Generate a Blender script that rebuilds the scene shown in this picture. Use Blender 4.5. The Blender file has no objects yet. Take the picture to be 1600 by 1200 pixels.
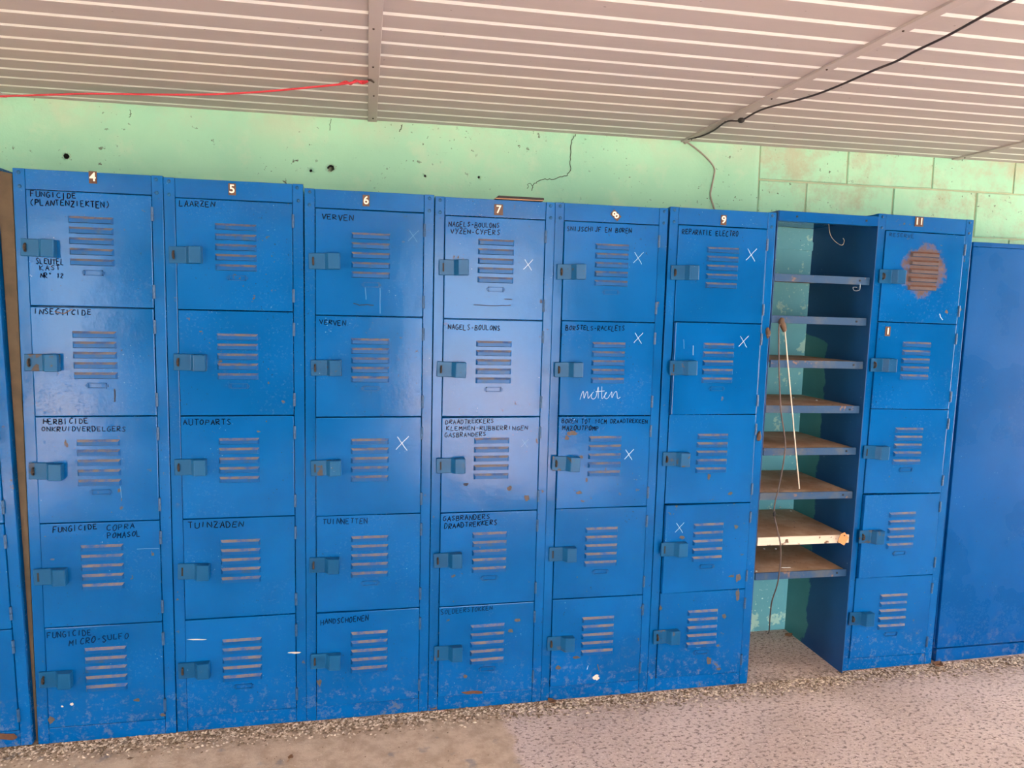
import bpy, bmesh, math, random
from mathutils import Vector, Matrix

random.seed(7)
S = bpy.context.scene
C = S.collection

# ---------------------------------------------------------------- camera, world, sun, exposure
F = 1157.46                                    # focal length in pixels of the 1600 px wide frame
CAM = Vector((0.024, -2.498, 1.429))
PITCH, ROLL, YAW = 0.10348, 0.01906, 0.1949
_f = Vector((math.sin(YAW)*math.cos(PITCH), math.cos(YAW)*math.cos(PITCH), -math.sin(PITCH)))
_r = Vector((math.cos(YAW), -math.sin(YAW), 0)); _u = _r.cross(_f)
R_ = _r*math.cos(ROLL) + _u*math.sin(ROLL); U_ = _u*math.cos(ROLL) - _r*math.sin(ROLL)
cd = bpy.data.cameras.new('camera'); cd.sensor_width = 36; cd.lens = F/1600*36; cd.clip_start = 0.05
cam = bpy.data.objects.new('camera', cd); C.objects.link(cam)
m = Matrix((R_, U_, -_f)).transposed().to_4x4(); m.translation = CAM
cam.matrix_world = m
S.camera = cam

w = bpy.data.worlds.new('sky'); S.world = w; w.use_nodes = True
bg = w.node_tree.nodes['Background']
bg.inputs['Color'].default_value = (0.86, 0.93, 1.0, 1); bg.inputs['Strength'].default_value = 3.0
sd = bpy.data.lights.new('sun', 'SUN'); sd.energy = 22; sd.angle = math.radians(1.5); sd.color = (1, .96, .90)
sun = bpy.data.objects.new('sun', sd); C.objects.link(sun)
sun.rotation_euler = Vector((0.15, 1.0, -1.0)).to_track_quat('-Z', 'Y').to_euler()
S.view_settings.view_transform = 'Standard'; S.view_settings.look = 'None'
S.view_settings.gamma = 1; S.view_settings.use_curve_mapping = False
S.view_settings.exposure = 2.55

REAR, LEFT, RIGHT = -5.0, -4.2, 6.0            # the room behind and beside the camera
YW, ZC = 0.504, 2.136                          # locker wall, ceiling underside
OPENINGS = [('rear', -3.05, -2.35, 2.08), ('rear', 0.5, 1.95, 2.08), ('right', -2.6, -0.3, 2.08), ('left', -1.9, -1.1, 2.08)]  # the left opening is added to lift the light on that side
for side, a, b, h in OPENINGS:                 # daylight portals: they only guide sampling of the sky
    ld = bpy.data.lights.new('portal', 'AREA'); ld.shape = 'RECTANGLE'; ld.size = b-a; ld.size_y = h
    ld.cycles.is_portal = True
    lo = bpy.data.objects.new('portal', ld); C.objects.link(lo)
    if side == 'rear':
        lo.location = ((a+b)/2, REAR-.1, h/2); lo.rotation_euler = (math.pi/2, 0, math.pi)
        lo.rotation_euler = Vector((0, 1, 0)).to_track_quat('-Z', 'Z').to_euler()
    elif side == 'left':
        lo.location = (LEFT-.1, (a+b)/2, h/2)
        lo.rotation_euler = Vector((1, 0, 0)).to_track_quat('-Z', 'Z').to_euler()
    else:
        lo.location = (RIGHT+.1, (a+b)/2, h/2)
        lo.rotation_euler = Vector((-1, 0, 0)).to_track_quat('-Z', 'Z').to_euler()

def ray(px, py): return _f + R_*((px-800)/F) - U_*((py-600)/F)
def at_y(px, py, Y): d = ray(px, py); return CAM + d*((Y-CAM.y)/d.y)
def at_z(px, py, Z): d = ray(px, py); return CAM + d*((Z-CAM.z)/d.z)

# ---------------------------------------------------------------- node helpers and materials
class M:
    def __init__(s, name, rough=.5, spec=.5):
        s.m = bpy.data.materials.new(name); s.m.use_nodes = True
        s.t = s.m.node_tree; s.b = s.t.nodes['Principled BSDF']
        s.b.inputs['Roughness'].default_value = rough
        s.b.inputs['Specular IOR Level'].default_value = spec
        s._vec = None
    def n(s, kind, **kw):
        o = s.t.nodes.new('ShaderNode'+kind)
        for k, v in kw.items(): setattr(o, k, v)
        return o
    def put(s, sock, v):
        if isinstance(v, bpy.types.NodeSocket): s.t.links.new(v, sock)
        elif isinstance(v, (tuple, list)) and len(v) == 3 and sock.type == 'RGBA': sock.default_value = (*v, 1)
        else: sock.default_value = v
    def vec(s, scale=(1, 1, 1), rnd=True):
        tc = s.n('TexCoord'); mp = s.n('Mapping'); s.put(mp.inputs['Vector'], tc.outputs['Object'])
        mp.inputs['Scale'].default_value = scale
        if rnd:
            oi = s.n('ObjectInfo'); k = s.n('Math', operation='MULTIPLY'); s.put(k.inputs[0], oi.outputs['Random']); k.inputs[1].default_value = 37.0
            s.put(mp.inputs['Location'], k.outputs[0])
        return mp.outputs[0]
    def noise(s, v, scale, detail=3, rough=.55):
        o = s.n('TexNoise'); s.put(o.inputs['Vector'], v); o.inputs['Scale'].default_value = scale
        o.inputs['Detail'].default_value = detail; o.inputs['Roughness'].default_value = rough
        return o.outputs[0]
    def voro(s, v, scale, feature='F1'):
        o = s.n('TexVoronoi', feature=feature); s.put(o.inputs['Vector'], v); o.inputs['Scale'].default_value = scale
        return o
    def ramp(s, x, a, b, lo=0., hi=1.):
        o = s.n('MapRange', interpolation_type='SMOOTHSTEP'); s.put(o.inputs[0], x)
        for i, q in enumerate((a, b, lo, hi)): o.inputs[i+1].default_value = q
        return o.outputs[0]
    def mul(s, a, b, op='MULTIPLY'):
        o = s.n('Math', operation=op, use_clamp=(op != 'MULTIPLY')); s.put(o.inputs[0], a); s.put(o.inputs[1], b); return o.outputs[0]
    def mix(s, f, a, b):
        o = s.n('Mix', data_type='RGBA'); s.put(o.inputs[0], f); s.put(o.inputs[6], a); s.put(o.inputs[7], b); return o.outputs[2]
    def bump(s, h, strength, dist=.002, prev=None):
        o = s.n('Bump'); s.put(o.inputs['Height'], h); o.inputs['Strength'].default_value = strength; o.inputs['Distance'].default_value = dist
        if prev is not None: s.put(o.inputs['Normal'], prev)
        return o.outputs[0]
    def done(s, color=None, rough=None, normal=None):
        if color is not None: s.put(s.b.inputs['Base Color'], color)
        if rough is not None: s.put(s.b.inputs['Roughness'], rough)
        if normal is not None: s.put(s.b.inputs['Normal'], normal)
        return s.m

def plain(name, col, rough=.6, var=.12, scale=30, metallic=0, bump=.15, spec=.4):
    q = M(name, rough, spec); v = q.vec(); n = q.noise(v, scale, 4)
    c = q.mix(n, tuple(x*(1-var) for x in col), tuple(min(1, x*(1+var)) for x in col))
    q.b.inputs['Metallic'].default_value = metallic
    return q.done(c, None, q.bump(n, bump, .001))

def paint(name, a, b, chips=.60, rust=None, gloss=.14, spec=.2):
    """old gloss enamel: slow tone changes, scuffs, chips down to rust, pale specks, road dust low down"""
    q = M(name, gloss, spec); v = q.vec()
    big = q.noise(v, 3.2, 3); fine = q.noise(v, 70, 3); med = q.noise(v, 18, 5)
    col = q.mix(q.ramp(big, .3, .7), a, b)
    scuff = q.mul(q.ramp(q.noise(v, 9, 6, .7), .55, .8), .16)
    col = q.mix(scuff, col, (.015, .13, .30))
    # pale specks and thin drips
    vo = q.voro(v, 75); speck = q.mul(q.ramp(vo.outputs['Distance'], .16, .06), q.ramp(q.noise(v, 8, 4, .7), .58, .66))
    col = q.mix(q.mul(speck, .7), col, (.22, .38, .52))
    # chips to rusty steel
    ch = q.mul(q.ramp(q.noise(v, 34, 5, .6), chips+.07, chips+.085), q.ramp(q.noise(v, 2.3, 2), .52, .6))
    col = q.mix(ch, col, (.085, .07, .065))
    dark = q.mul(q.ramp(q.noise(v, 120, 2), .69, .72), q.ramp(q.noise(v, 7, 3), .5, .6))
    col = q.mix(q.mul(dark, .75), col, (.02, .03, .05))
    # dust splashed up from the floor
    g = q.n('NewGeometry'); sp = q.n('SeparateXYZ'); q.put(sp.inputs[0], g.outputs['Position'])
    dust = q.mul(q.ramp(sp.outputs[2], .26, .0), q.ramp(q.noise(v, 34, 8, .8), .50, .66))
    col = q.mix(q.mul(dust, .4), col, (.20, .19, .18))
    rgh = q.mul(q.ramp(big, .2, .8, gloss-.03, gloss+.07), q.mul(q.mul(ch, .5), q.mul(dust, .4), 'ADD'), 'ADD')
    rgh = q.mul(rgh, q.mul(q.mul(q.ramp(q.noise(v, 110, 4, .7), .54, .62), q.ramp(q.noise(v, 4, 3), .45, .62)), .16), 'ADD')
    if rust:
        tc = q.n('TexCoord'); mp = q.n('Mapping'); q.put(mp.inputs['Vector'], tc.outputs['Object'])
        mp.inputs['Location'].default_value = rust
        ln = q.n('VectorMath', operation='LENGTH'); q.put(ln.inputs[0], mp.outputs[0])
        k = q.mul(q.mul(ln.outputs['Value'], -1.0), q.mul(q.noise(v, 16, 6, .75), .16), 'ADD')
        o = q.n('Math', operation='ADD'); q.put(o.inputs[0], q.mul(ln.outputs['Value'], -1.0)); q.put(o.inputs[1], q.mul(q.noise(v, 22, 6, .75), .14))
        rm = q.ramp(o.outputs[0], -.035, .0)
        col = q.mix(rm, col, q.mix(q.noise(v, 40, 3), (.10, .042, .024), (.10, .085, .085)))
        rgh = q.mul(rgh, q.mul(rm, .5), 'ADD')
    nb = q.bump(fine, .18, .0012); nb = q.bump(q.noise(v, 190, 2), .16, .0006, nb); nb = q.bump(med, .12, .002, nb); nb = q.bump(q.noise(v, 6, 2), .22, .008, nb)
    return q.done(col, rgh, nb)

BLUE_A, BLUE_B = (.0002, .080, .265), (.0003, .102, .335)
blue = paint('blue_enamel', BLUE_A, BLUE_B)
blue_rusty = paint('blue_enamel_rusted', BLUE_A, BLUE_B, rust=(.171, .013, -.198))
blue_plain = paint('blue_enamel_panel', (.0003, .066, .240), (.0005, .077, .276), chips=.72, gloss=.26, spec=.10)
hasp_blue = paint('blue_enamel_worn', (.003, .068, .178), (.006, .088, .215), chips=.52, gloss=.33)
def dusty():
    q = M('dusty_blue_enamel', .6); v = q.vec()
    return q.done(q.mix(q.ramp(q.noise(v, 35, 5, .7), .30, .62), (.01, .085, .26), (.18, .145, .135)))
dust = dusty()
def louver_paint():
    q = M('louver_enamel', .33, .18); v = q.vec()
    c = q.mix(q.ramp(q.noise(v, 24, 5, .7), .52, .72), (.0005, .075, .25), (.03, .075, .15))
    return q.done(c, None, q.bump(q.noise(v, 120, 2), .15, .0006))
louver_m = louver_paint()
hinge_m = plain('hinge_steel', (.02, .075, .17), .45, .5, 90)
rust_m = plain('rusted_iron', (.045, .028, .02), .8, .5, 200, bump=.4)
marker = plain('marker_ink', (.0006, .0022, .008), .9, .3, 60, spec=.05)
faded = plain('faded_marker_ink', (.0006, .016, .06), .9, .3, 60, spec=.05)
chalk = plain('white_chalk', (.40, .52, .64), .9, .1, 300)
faint_chalk = plain('faint_chalk', (.08, .22, .44), .9, .15, 300)
plate_m = plain('brown_number_plate', (.085, .035, .014), .5, .5, 120)
white_num = plain('cream_numeral', (.85, .76, .62), .5, .08, 90)
dark_slab = plain('dark_bitumen', (.012, .010, .009), .6, .3, 60)
tan = plain('tan_fibreboard', (.42, .24, .13), .8, .2, 60)
wood_grey = plain('weathered_wood', (.10, .072, .042), .8, .45, 26, bump=.5)
red_m = plain('red_cord', (.55, .035, .05), .5, .2, 200)
wire_m = plain('brown_wire', (.09, .06, .05), .55, .3, 60)
black_m = plain('black_cable', (.035, .024, .024), .55, .3, 60)
pale_wire = plain('grey_wire', (.30, .26, .20), .6, .2, 60)
rod_m = plain('pale_rod', (.62, .52, .40), .5, .2, 80)
brown_tape = plain('brown_tape', (.10, .055, .03), .6, .4, 90, bump=.4)
orange = plain('orange_tag', (.62, .26, .09), .7, .12, 60)
white_chip = plain('white_flake', (.80, .80, .74), .8, .08, 60)
leaf_m = plain('dry_leaf', (.20, .10, .05), .7, .4, 40)
steel_hook = plain('hook_steel', (.35, .40, .46), .35, .2, 60, metallic=.7)

def board_mat():
    q = M('brown_hardboard', .75); v = q.vec((1, 1, 1)); n = q.noise(v, 7, 6, .65)
    c = q.mix(q.ramp(n, .35, .7), (.34, .20, .11), (.50, .36, .25))
    c = q.mix(q.ramp(q.noise(v, 60, 4, .7), .6, .72), c, (.07, .05, .04))
    return q.done(c, None, q.bump(n, .2, .001))
board = board_mat()
def lip_mat():
    q = M('worn_blue_lip', .5); v = q.vec()
    c = q.mix(q.ramp(q.noise(v, 9, 6, .7), .45, .66), (.005, .052, .135), (.06, .078, .10))
    c = q.mix(q.ramp(q.noise(v, 30, 4), .62, .7), c, (.20, .11, .07))
    return q.done(c, None, q.bump(q.noise(v, 60, 3), .2, .001))
lip = lip_mat()
def pale_lip_mat():
    q = M('bare_wood_lip', .7); v = q.vec((1, 8, 8))
    c = q.mix(q.noise(v, 8, 5), (.60, .45, .32), (.80, .66, .52))
    c = q.mix(q.ramp(q.noise(q.vec(), 28, 4), .62, .68), c, (.12, .06, .03))
    return q.done(c)
pale_lip = pale_lip_mat()
def teal_mat():
    q = M('peeling_teal_paint', .55); v = q.vec()
    c = q.mix(q.noise(v, 6, 4), (.10, .36, .42), (.18, .48, .52))
    c = q.mix(q.ramp(q.noise(v, 7.5, 7, .7), .56, .60), c, (.42, .66, .56))
    c = q.mix(q.mul(q.ramp(q.noise(v, 60, 5, .7), .62, .66), q.ramp(q.noise(v, 5, 2), .45, .6)), c, (.60, .84, .76))
    c = q.mix(q.ramp(q.noise(v, 16, 5, .7), .70, .72), c, (.02, .10, .22))
    return q.done(c, None, q.bump(q.noise(v, 30, 4), .2, .001))
teal = teal_mat()
def side_mat():
    """brushed navy over old teal: the brush stopped about halfway back"""
    q = M('half_painted_side', .45); v = q.vec((1, 1, 1), False)
    tc = q.n('TexCoord'); sp = q.n('SeparateXYZ'); q.put(sp.inputs[0], tc.outputs['Object'])
    o = q.n('Math', operation='ADD'); q.put(o.inputs[0], sp.outputs[1]); q.put(o.inputs[1], q.mul(q.noise(v, 9, 6, .65), .16))
    zz = q.ramp(sp.outputs[2], 1.30, 1.42, 0, .5)
    o2 = q.n('Math', operation='SUBTRACT'); q.put(o2.inputs[0], o.outputs[0]); q.put(o2.inputs[1], zz)
    f = q.ramp(o2.outputs[0], .335, .345)
    c = q.mix(f, q.mix(q.noise(v, 12, 4), (.002, .045, .16), (.003, .06, .20)), q.mix(q.noise(v, 10, 4), (.03, .17, .18), (.06, .24, .24)))
    c = q.mix(q.ramp(q.noise(v, 34, 6, .75), .67, .70), c, (.25, .36, .42))
    return q.done(c, None, q.bump(q.noise(v, 50, 3), .2, .001))
side_m = side_mat()

def wall_mat(name, joints=False):
    q = M(name, .75, .3); v = q.vec((1, 1, 1), False)
    if joints: v = q.vec((1, 1, 1), True)
    g = q.n('NewGeometry'); pv = g.outputs['Position']
    big = q.noise(pv, 1.7, 4); mid = q.noise(pv, 9, 6, .65); fine = q.noise(pv, 90, 4, .7)
    c = q.mix(q.ramp(big, .3, .7), (.29, .57, .38), (.36, .65, .42))
    c = q.mix(q.mul(q.ramp(mid, .50, .72), .5), c, (.48, .62, .42))
    if joints: c = q.mix(q.mul(q.ramp(q.noise(pv, 4, 7, .75), .44, .66), .85), c, (.36, .38, .24))
    sp = q.n('SeparateXYZ'); q.put(sp.inputs[0], pv)
    grime = q.mul(q.ramp(sp.outputs[2], 1.98, 2.14), q.ramp(q.noise(pv, 4, 6, .7), .38, .7))
    c = q.mix(q.mul(grime, .6), c, (.44, .47, .32))
    c = q.mix(q.mul(q.ramp(q.noise(pv, 55, 4, .6), .64, .69), q.ramp(q.noise(pv, 4.3, 5), .46, .62)), c, (.10, .11, .07))
    n = q.bump(q.noise(pv, 26, 6, .7), .35, .004); n = q.bump(fine, .3, .0015, n); n = q.bump(q.noise(pv, 3, 2), .5, .02, n)
    return q.done(c, None, n)
wall_m = wall_mat('green_limewash'); block_m = wall_mat('green_block_paint', True)
mortar_m = plain('brown_mortar', (.40, .44, .28), .9, .25, 14, bump=.5)
crack_m = plain('crack_grime_shade', (.035, .03, .018), .9, .4, 90)
rear_m = plain('dim_plaster', (.09, .10, .09), .85, .2, 3)

def ceil_mat():
    q = M('beige_ceiling_board', .55, .35); v = q.vec((.25, 6, 1))
    c = q.mix(q.noise(v, 3, 4), (.40, .335, .315), (.47, .40, .375))
    g = q.n('NewGeometry'); c = q.mix(q.mul(q.ramp(q.noise(g.outputs['Position'], 60, 3), .72, .75), .7), c, (.10, .07, .05))
    return q.done(c)
ceil_m = ceil_mat()
strip_m = plain('white_ceiling_backing', (.93, .91, .86), .6, .03, 10)
def batten_mat():
    q = M('beige_batten', .55); v = q.vec((6, .4, 1)); return q.done(q.mix(q.noise(v, 4, 4), (.40, .33, .30), (.47, .40, .37)))
batten_m = batten_mat()

def floor_mat():
    q = M('rough_concrete', .85, .25); g = q.n('NewGeometry'); p = g.outputs['Position']
    sp = q.n('SeparateXYZ'); q.put(sp.inputs[0], p)
    mp = q.n('Mapping'); q.put(mp.inputs['Vector'], p); mp.inputs['Scale'].default_value = (1, 1.5, 1)
    agg = q.noise(mp.outputs[0], 58, 4, .65); med = q.noise(p, 16, 6, .7); big = q.noise(p, 2.5, 4)
    rough = q.mix(q.ramp(big, .3, .7), (.50, .385, .33), (.62, .49, .43))
    rough = q.mix(q.ramp(agg, .50, .64), rough, (.22, .16, .135))
    rough = q.mix(q.ramp(q.noise(p, 120, 2), .60, .70), rough, (.74, .62, .55))
    smooth = q.mix(q.ramp(med, .35, .65), (.42, .31, .22), (.56, .43, .32))
    smooth = q.mix(q.mul(q.ramp(q.noise(p, 11, 5), .60, .70), .7), smooth, (.22, .21, .21))
    o = q.n('Math', operation='ADD'); q.put(o.inputs[0], sp.outputs[0]); q.put(o.inputs[1], q.mul(q.noise(p, 6, 4), .10))
    f = q.ramp(o.outputs[0], .535, .56)
    c = q.mix(f, smooth, rough)
    # dark litter trodden in at the foot of the lockers
    edge = q.mul(q.mul(q.ramp(sp.outputs[1], -.17, -.02), q.ramp(sp.outputs[1], .09, .03)), q.ramp(q.noise(p, 45, 5, .7), .40, .62))
    c = q.mix(q.mul(edge, .7), c, (.12, .085, .055))
    hgt = q.mul(agg, q.ramp(f, 0, 1, .25, 1.))
    n = q.bump(hgt, .9, .006); n = q.bump(med, .5, .006, n); n = q.bump(q.noise(p, 200, 3), .4, .0015, n)
    return q.done(c, None, n)
floor_m = floor_mat()
def gravel_mat():
    q = M('loose_grit', .9, .2); g = q.n('NewGeometry'); r = g.outputs['Random Per Island']
    c = q.mix(q.ramp(r, .25, .75), (.16, .105, .065), (.60, .49, .38))
    return q.done(c)
gravel_m = gravel_mat()

# ---------------------------------------------------------------- mesh helpers
def link(name, me, mats, parent=None, loc=(0, 0, 0), rot=(0, 0, 0)):
    o = bpy.data.objects.new(name, me); C.objects.link(o)
    if not isinstance(mats, (list, tuple)): mats = [mats]
    if not me.materials:
        for q in mats: me.materials.append(q)
    o.parent = parent; o.location = loc; o.rotation_euler = rot
    return o
def box_bm(x0, x1, y0, y1, z0, z1, bev=0., bm=None):
    own = bm is None
    if own: bm = bmesh.new()
    vs = bmesh.ops.create_cube(bm, size=1)['verts']
    for v in vs: v.co = Vector(((x0+x1)/2+v.co.x*(x1-x0), (y0+y1)/2+v.co.y*(y1-y0), (z0+z1)/2+v.co.z*(z1-z0)))
    if bev and own: bmesh.ops.bevel(bm, geom=bm.edges[:], offset=bev, segments=2, affect='EDGES', profile=.6)
    return bm
def mesh_of(bm, name='mesh', smooth=False):
    me = bpy.data.meshes.new(name); bm.normal_update(); bm.to_mesh(me); bm.free()
    if smooth:
        for p in me.polygons: p.use_smooth = True
    return me
def box(name, x0, x1, y0, y1, z0, z1, mat, parent=None, bev=0.0, **k):
    return link(name, mesh_of(box_bm(x0, x1, y0, y1, z0, z1, bev), name), mat, parent, **k)
def prism(name, poly, h0, h1, axis='z'):
    """polygon (a,b) extruded; axis z -> (x,y), axis x -> (y,z), axis y -> (x,z)"""
    bm = bmesh.new()
    def P(a, b, h): return {'z': (a, b, h), 'x': (h, a, b), 'y': (a, h, b)}[axis]
    A = [bm.verts.new(P(a, b, h0)) for a, b in poly]; B = [bm.verts.new(P(a, b, h1)) for a, b in poly]
    n = len(poly); bm.faces.new(A); bm.faces.new(B[::-1])
    for i in range(n): bm.faces.new((A[i], B[i], B[(i+1) % n], A[(i+1) % n]))
    bmesh.ops.recalc_face_normals(bm, faces=bm.faces[:])
    return bm
def smooth_path(pts, n=8):
    pts = [Vector(p) for p in pts]; out = []
    for i in range(len(pts)-1):
        p0, p1, p2, p3 = pts[max(i-1, 0)], pts[i], pts[i+1], pts[min(i+2, len(pts)-1)]
        for k in range(n):
            t = k/n
            out.append(.5*((2*p1)+(p2-p0)*t+(2*p0-5*p1+4*p2-p3)*t*t+(3*p1-p0-3*p2+p3)*t**3))
    return out+[pts[-1]]
def tube_bm(pts, r, seg=6, bm=None, close=True):
    bm = bm or bmesh.new(); rings = []
    for i, p in enumerate(pts):
        d = (pts[min(i+1, len(pts)-1)]-pts[max(i-1, 0)]).normalized()
        a = d.cross(Vector((0, 0, 1)) if abs(d.z) < .9 else Vector((1, 0, 0))).normalized(); b = d.cross(a)
        rr = r[i] if isinstance(r, list) else r
        rings.append([bm.verts.new(p+(a*math.cos(t)+b*math.sin(t))*rr) for t in [2*math.pi*k/seg for k in range(seg)]])
    for i in range(len(rings)-1):
        for k in range(seg): bm.faces.new((rings[i][k], rings[i][(k+1) % seg], rings[i+1][(k+1) % seg], rings[i+1][k]))
    bm.faces.new(rings[0][::-1]); bm.faces.new(rings[-1])
    return bm
def tube(name, pts, r, mat, parent=None, seg=6, n=8):
    return link(name, mesh_of(tube_bm(smooth_path(pts, n), r, seg), name, True), mat, parent)
def tag(o, label=None, cat=None, group=None, kind=None):
    if label: o['label'] = label
    if cat: o['category'] = cat
    if group: o['group'] = group
    if kind: o['kind'] = kind
    return o
def empty(name, loc, rot=(0, 0, 0), parent=None):
    o = bpy.data.objects.new(name, None); C.objects.link(o); o.location = loc; o.rotation_euler = rot
    o.empty_display_size = .1; o.parent = parent
    return o

# ---------------------------------------------------------------- the setting
fl = box('floor', -16, 16, -16, YW+.3, -.2, 0, floor_m); tag(fl, kind='structure', label='rough pinkish concrete floor strewn with grit')
wb = box('wall_back', LEFT-.2, RIGHT+.2, YW+.05, YW+.25, 0, ZC+.3, mortar_m); tag(wb, kind='structure', label='green painted wall behind the lockers')
XB = 1.68                                      # plaster to the left of this, bare painted blocks to the right
# plaster skin with gentle waves and drilled holes
def plaster():
    bm = bmesh.new(); x0, x1, z0, z1 = -3.2, XB, 1.2, ZC+.02; nx, nz = 220, 70
    holes = [(-1.037, 1.940, .0105), (-.110, 1.946, .0135), (-.184, 1.933, .0055), (.251, 1.936, .005), (.465, 1.942, .005)]
    g = []
    for j in range(nz+1):
        row = []
        for i in range(nx+1):
            x = x0+(x1-x0)*i/nx; z = z0+(z1-z0)*j/nz
            y = YW+.003*math.sin(z*19+.6*math.sin(x*1.7))+.002*math.sin(x*5.1+z*7)
            row.append(bm.verts.new((x, y, z)))
        g.append(row)
    for j in range(nz):
        for i in range(nx): bm.faces.new((g[j][i], g[j][i+1], g[j+1][i+1], g[j+1][i]))
    me = mesh_of(bm, 'plaster', True); o = link('plaster', me, wall_m, wb)
    so = o.modifiers.new('s', 'SOLIDIFY'); so.thickness = .05; so.offset = -1
    bmc = bmesh.new()
    for hx, hz, hr in holes:
        vs = bmesh.ops.create_cone(bmc, cap_ends=True, segments=14, radius1=hr*1.1, radius2=hr*.8, depth=.16, matrix=Matrix.Translation((hx, YW, hz)) @ Matrix.Rotation(math.pi/2, 4, 'X'))['verts']
        for v in vs: v.co.x += random.uniform(-.12, .12)*hr; v.co.z += random.uniform(-.15, .15)*hr
    co = bpy.data.objects.new('cutter', mesh_of(bmc, 'cutter')); C.objects.link(co)
    b = o.modifiers.new('b', 'BOOLEAN'); b.object = co; b.operation = 'DIFFERENCE'; b.solver = 'EXACT'; b.material_mode = 'TRANSFER'; co.data.materials.append(crack_m)  # hole insides coloured dirt-dark, which also paints in their shade
    bpy.context.view_layer.update()
    dg = bpy.context.evaluated_depsgraph_get()
    new = bpy.data.meshes.new_from_object(o.evaluated_get(dg)); o.modifiers.clear(); o.data = new
    bpy.data.objects.remove(co)
    for hx, hz, hr in holes[:2]:                # broken rim round the two big holes
        bm = bmesh.new()
        for k in range(14):
            t = 2*math.pi*k/14; rr = hr*random.uniform(1.12, 1.5)
            bmesh.ops.create_icosphere(bm, subdivisions=1, radius=hr*random.uniform(.08, .17), matrix=Matrix.Translation((hx+math.cos(t)*rr*1.1, YW-.001, hz+math.sin(t)*rr*.85)))
        link('hole_rim', mesh_of(bm), plain('rim_grime', (.36, .36, .22), .9, .3, 60), wb)
plaster()
def ribbon_bm(bm, pts, wd, nrm_y=-1, y=0.):
    """flat stroke in the xz plane"""
    P = [Vector((p[0], 0, p[1])) for p in pts]; L = []
    for i, p in enumerate(P):
        d = P[min(i+1, len(P)-1)]-P[max(i-1, 0)]
        if d.length < 1e-9: d = Vector((1, 0, 0))
        d.normalize(); s = Vector((-d.z, 0, d.x))*(wd/2)
        L.append((bm.verts.new((p.x+s.x, y, p.z+s.z)), bm.verts.new((p.x-s.x, y, p.z-s.z))))
    for i in range(len(L)-1): bm.faces.new((L[i][0], L[i][1], L[i+1][1], L[i+1][0]))
def crack(pix, wd):
    pts = [at_y(px, py, YW) for px, py in pix]; dense = []
    for a, b in zip(pts, pts[1:]):
        for k in range(6):
            p = a.lerp(b, k/6); dense.append((p.x+random.uniform(-.003, .003), p.z+random.uniform(-.003, .003)))
    bm = bmesh.new(); ribbon_bm(bm, dense, wd, y=YW-.0052); link('crack', mesh_of(bm), crack_m, wb)
crack([(899, 211), (893, 220), (891, 245), (891, 266), (884, 275), (866, 280), (845, 281), (833, 289), (831, 300)], .0028)
crack([(832, 290), (825, 286), (824, 297)], .002)
crack([(517, 187), (516, 196), (515, 206)], .002); crack([(628, 194), (627, 200), (623, 206)], .003)
crack([(204, 172), (205, 179), (203, 186)], .002)
box('mortar', XB-.002, RIGHT, YW+.005, YW+.05, 1.2, ZC+.02, mortar_m, wb)
box('plaster_edge', LEFT, -3.2, YW, YW+.05, 0, ZC+.02, wall_m, wb); box('lower_render', -3.2, RIGHT, YW+.004, YW+.05, 0, 1.2, wall_m, wb)
# painted concrete blocks, each its own piece
def blk(x0, x1, z0, z1):
    bm = box_bm(x0+.0034, x1-.0034, YW-.001, YW+.04, z0+.0034, z1-.0034)
    bmesh.ops.bevel(bm, geom=bm.edges[:], offset=.0028, segments=1, affect='EDGES')
    for v in bm.verts: v.co += Vector((random.uniform(-.002, .002), random.uniform(-.0015, .0015), random.uniform(-.002, .002)))
    link('concrete_block', mesh_of(bm), block_m, wb)
for z0, z1, st in ((1.995, ZC+.02, 2.104), (1.79, 1.995, 1.91), (1.585, 1.79, 2.104), (1.38, 1.585, 1.91)):
    x = st
    while x > XB+.02: x -= .432
    while x < RIGHT:
        a = max(x, XB+.002); b = min(x+.432, RIGHT)
        if b-a > .03: blk(a, b, z0, z1)
        x += .432
# rest of the room: the light comes in through its openings, the left one added for brightness
def wall_with_gap(name, side, gaps, lo, hi):
    bm = bmesh.new(); cur = lo; H = ZC+.3
    def seg(a, b, z0, z1):
        if b-a < 1e-4: return
        if side == 'rear': box_bm(a, b, REAR-.15, REAR, z0, z1, bm=bm)
        elif side == 'right': box_bm(RIGHT, RIGHT+.15, a, b, z0, z1, bm=bm)
        else: box_bm(LEFT-.15, LEFT, a, b, z0, z1, bm=bm)
    for a, b, h in sorted(gaps): seg(cur, a, 0, H); seg(a, b, h, H); cur = b
    seg(cur, hi, 0, H)
    tag(link(name, mesh_of(bm), rear_m), kind='structure', label='dim plaster wall of the room outside the picture')
wall_with_gap('wall_rear', 'rear', [o[1:] for o in OPENINGS if o[0] == 'rear'], LEFT-.15, RIGHT+.15)
wall_with_gap('wall_right', 'right', [o[1:] for o in OPENINGS if o[0] == 'right'], REAR, YW)
wall_with_gap('wall_left', 'left', [o[1:] for o in OPENINGS if o[0] == 'left'], REAR, YW)
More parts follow.
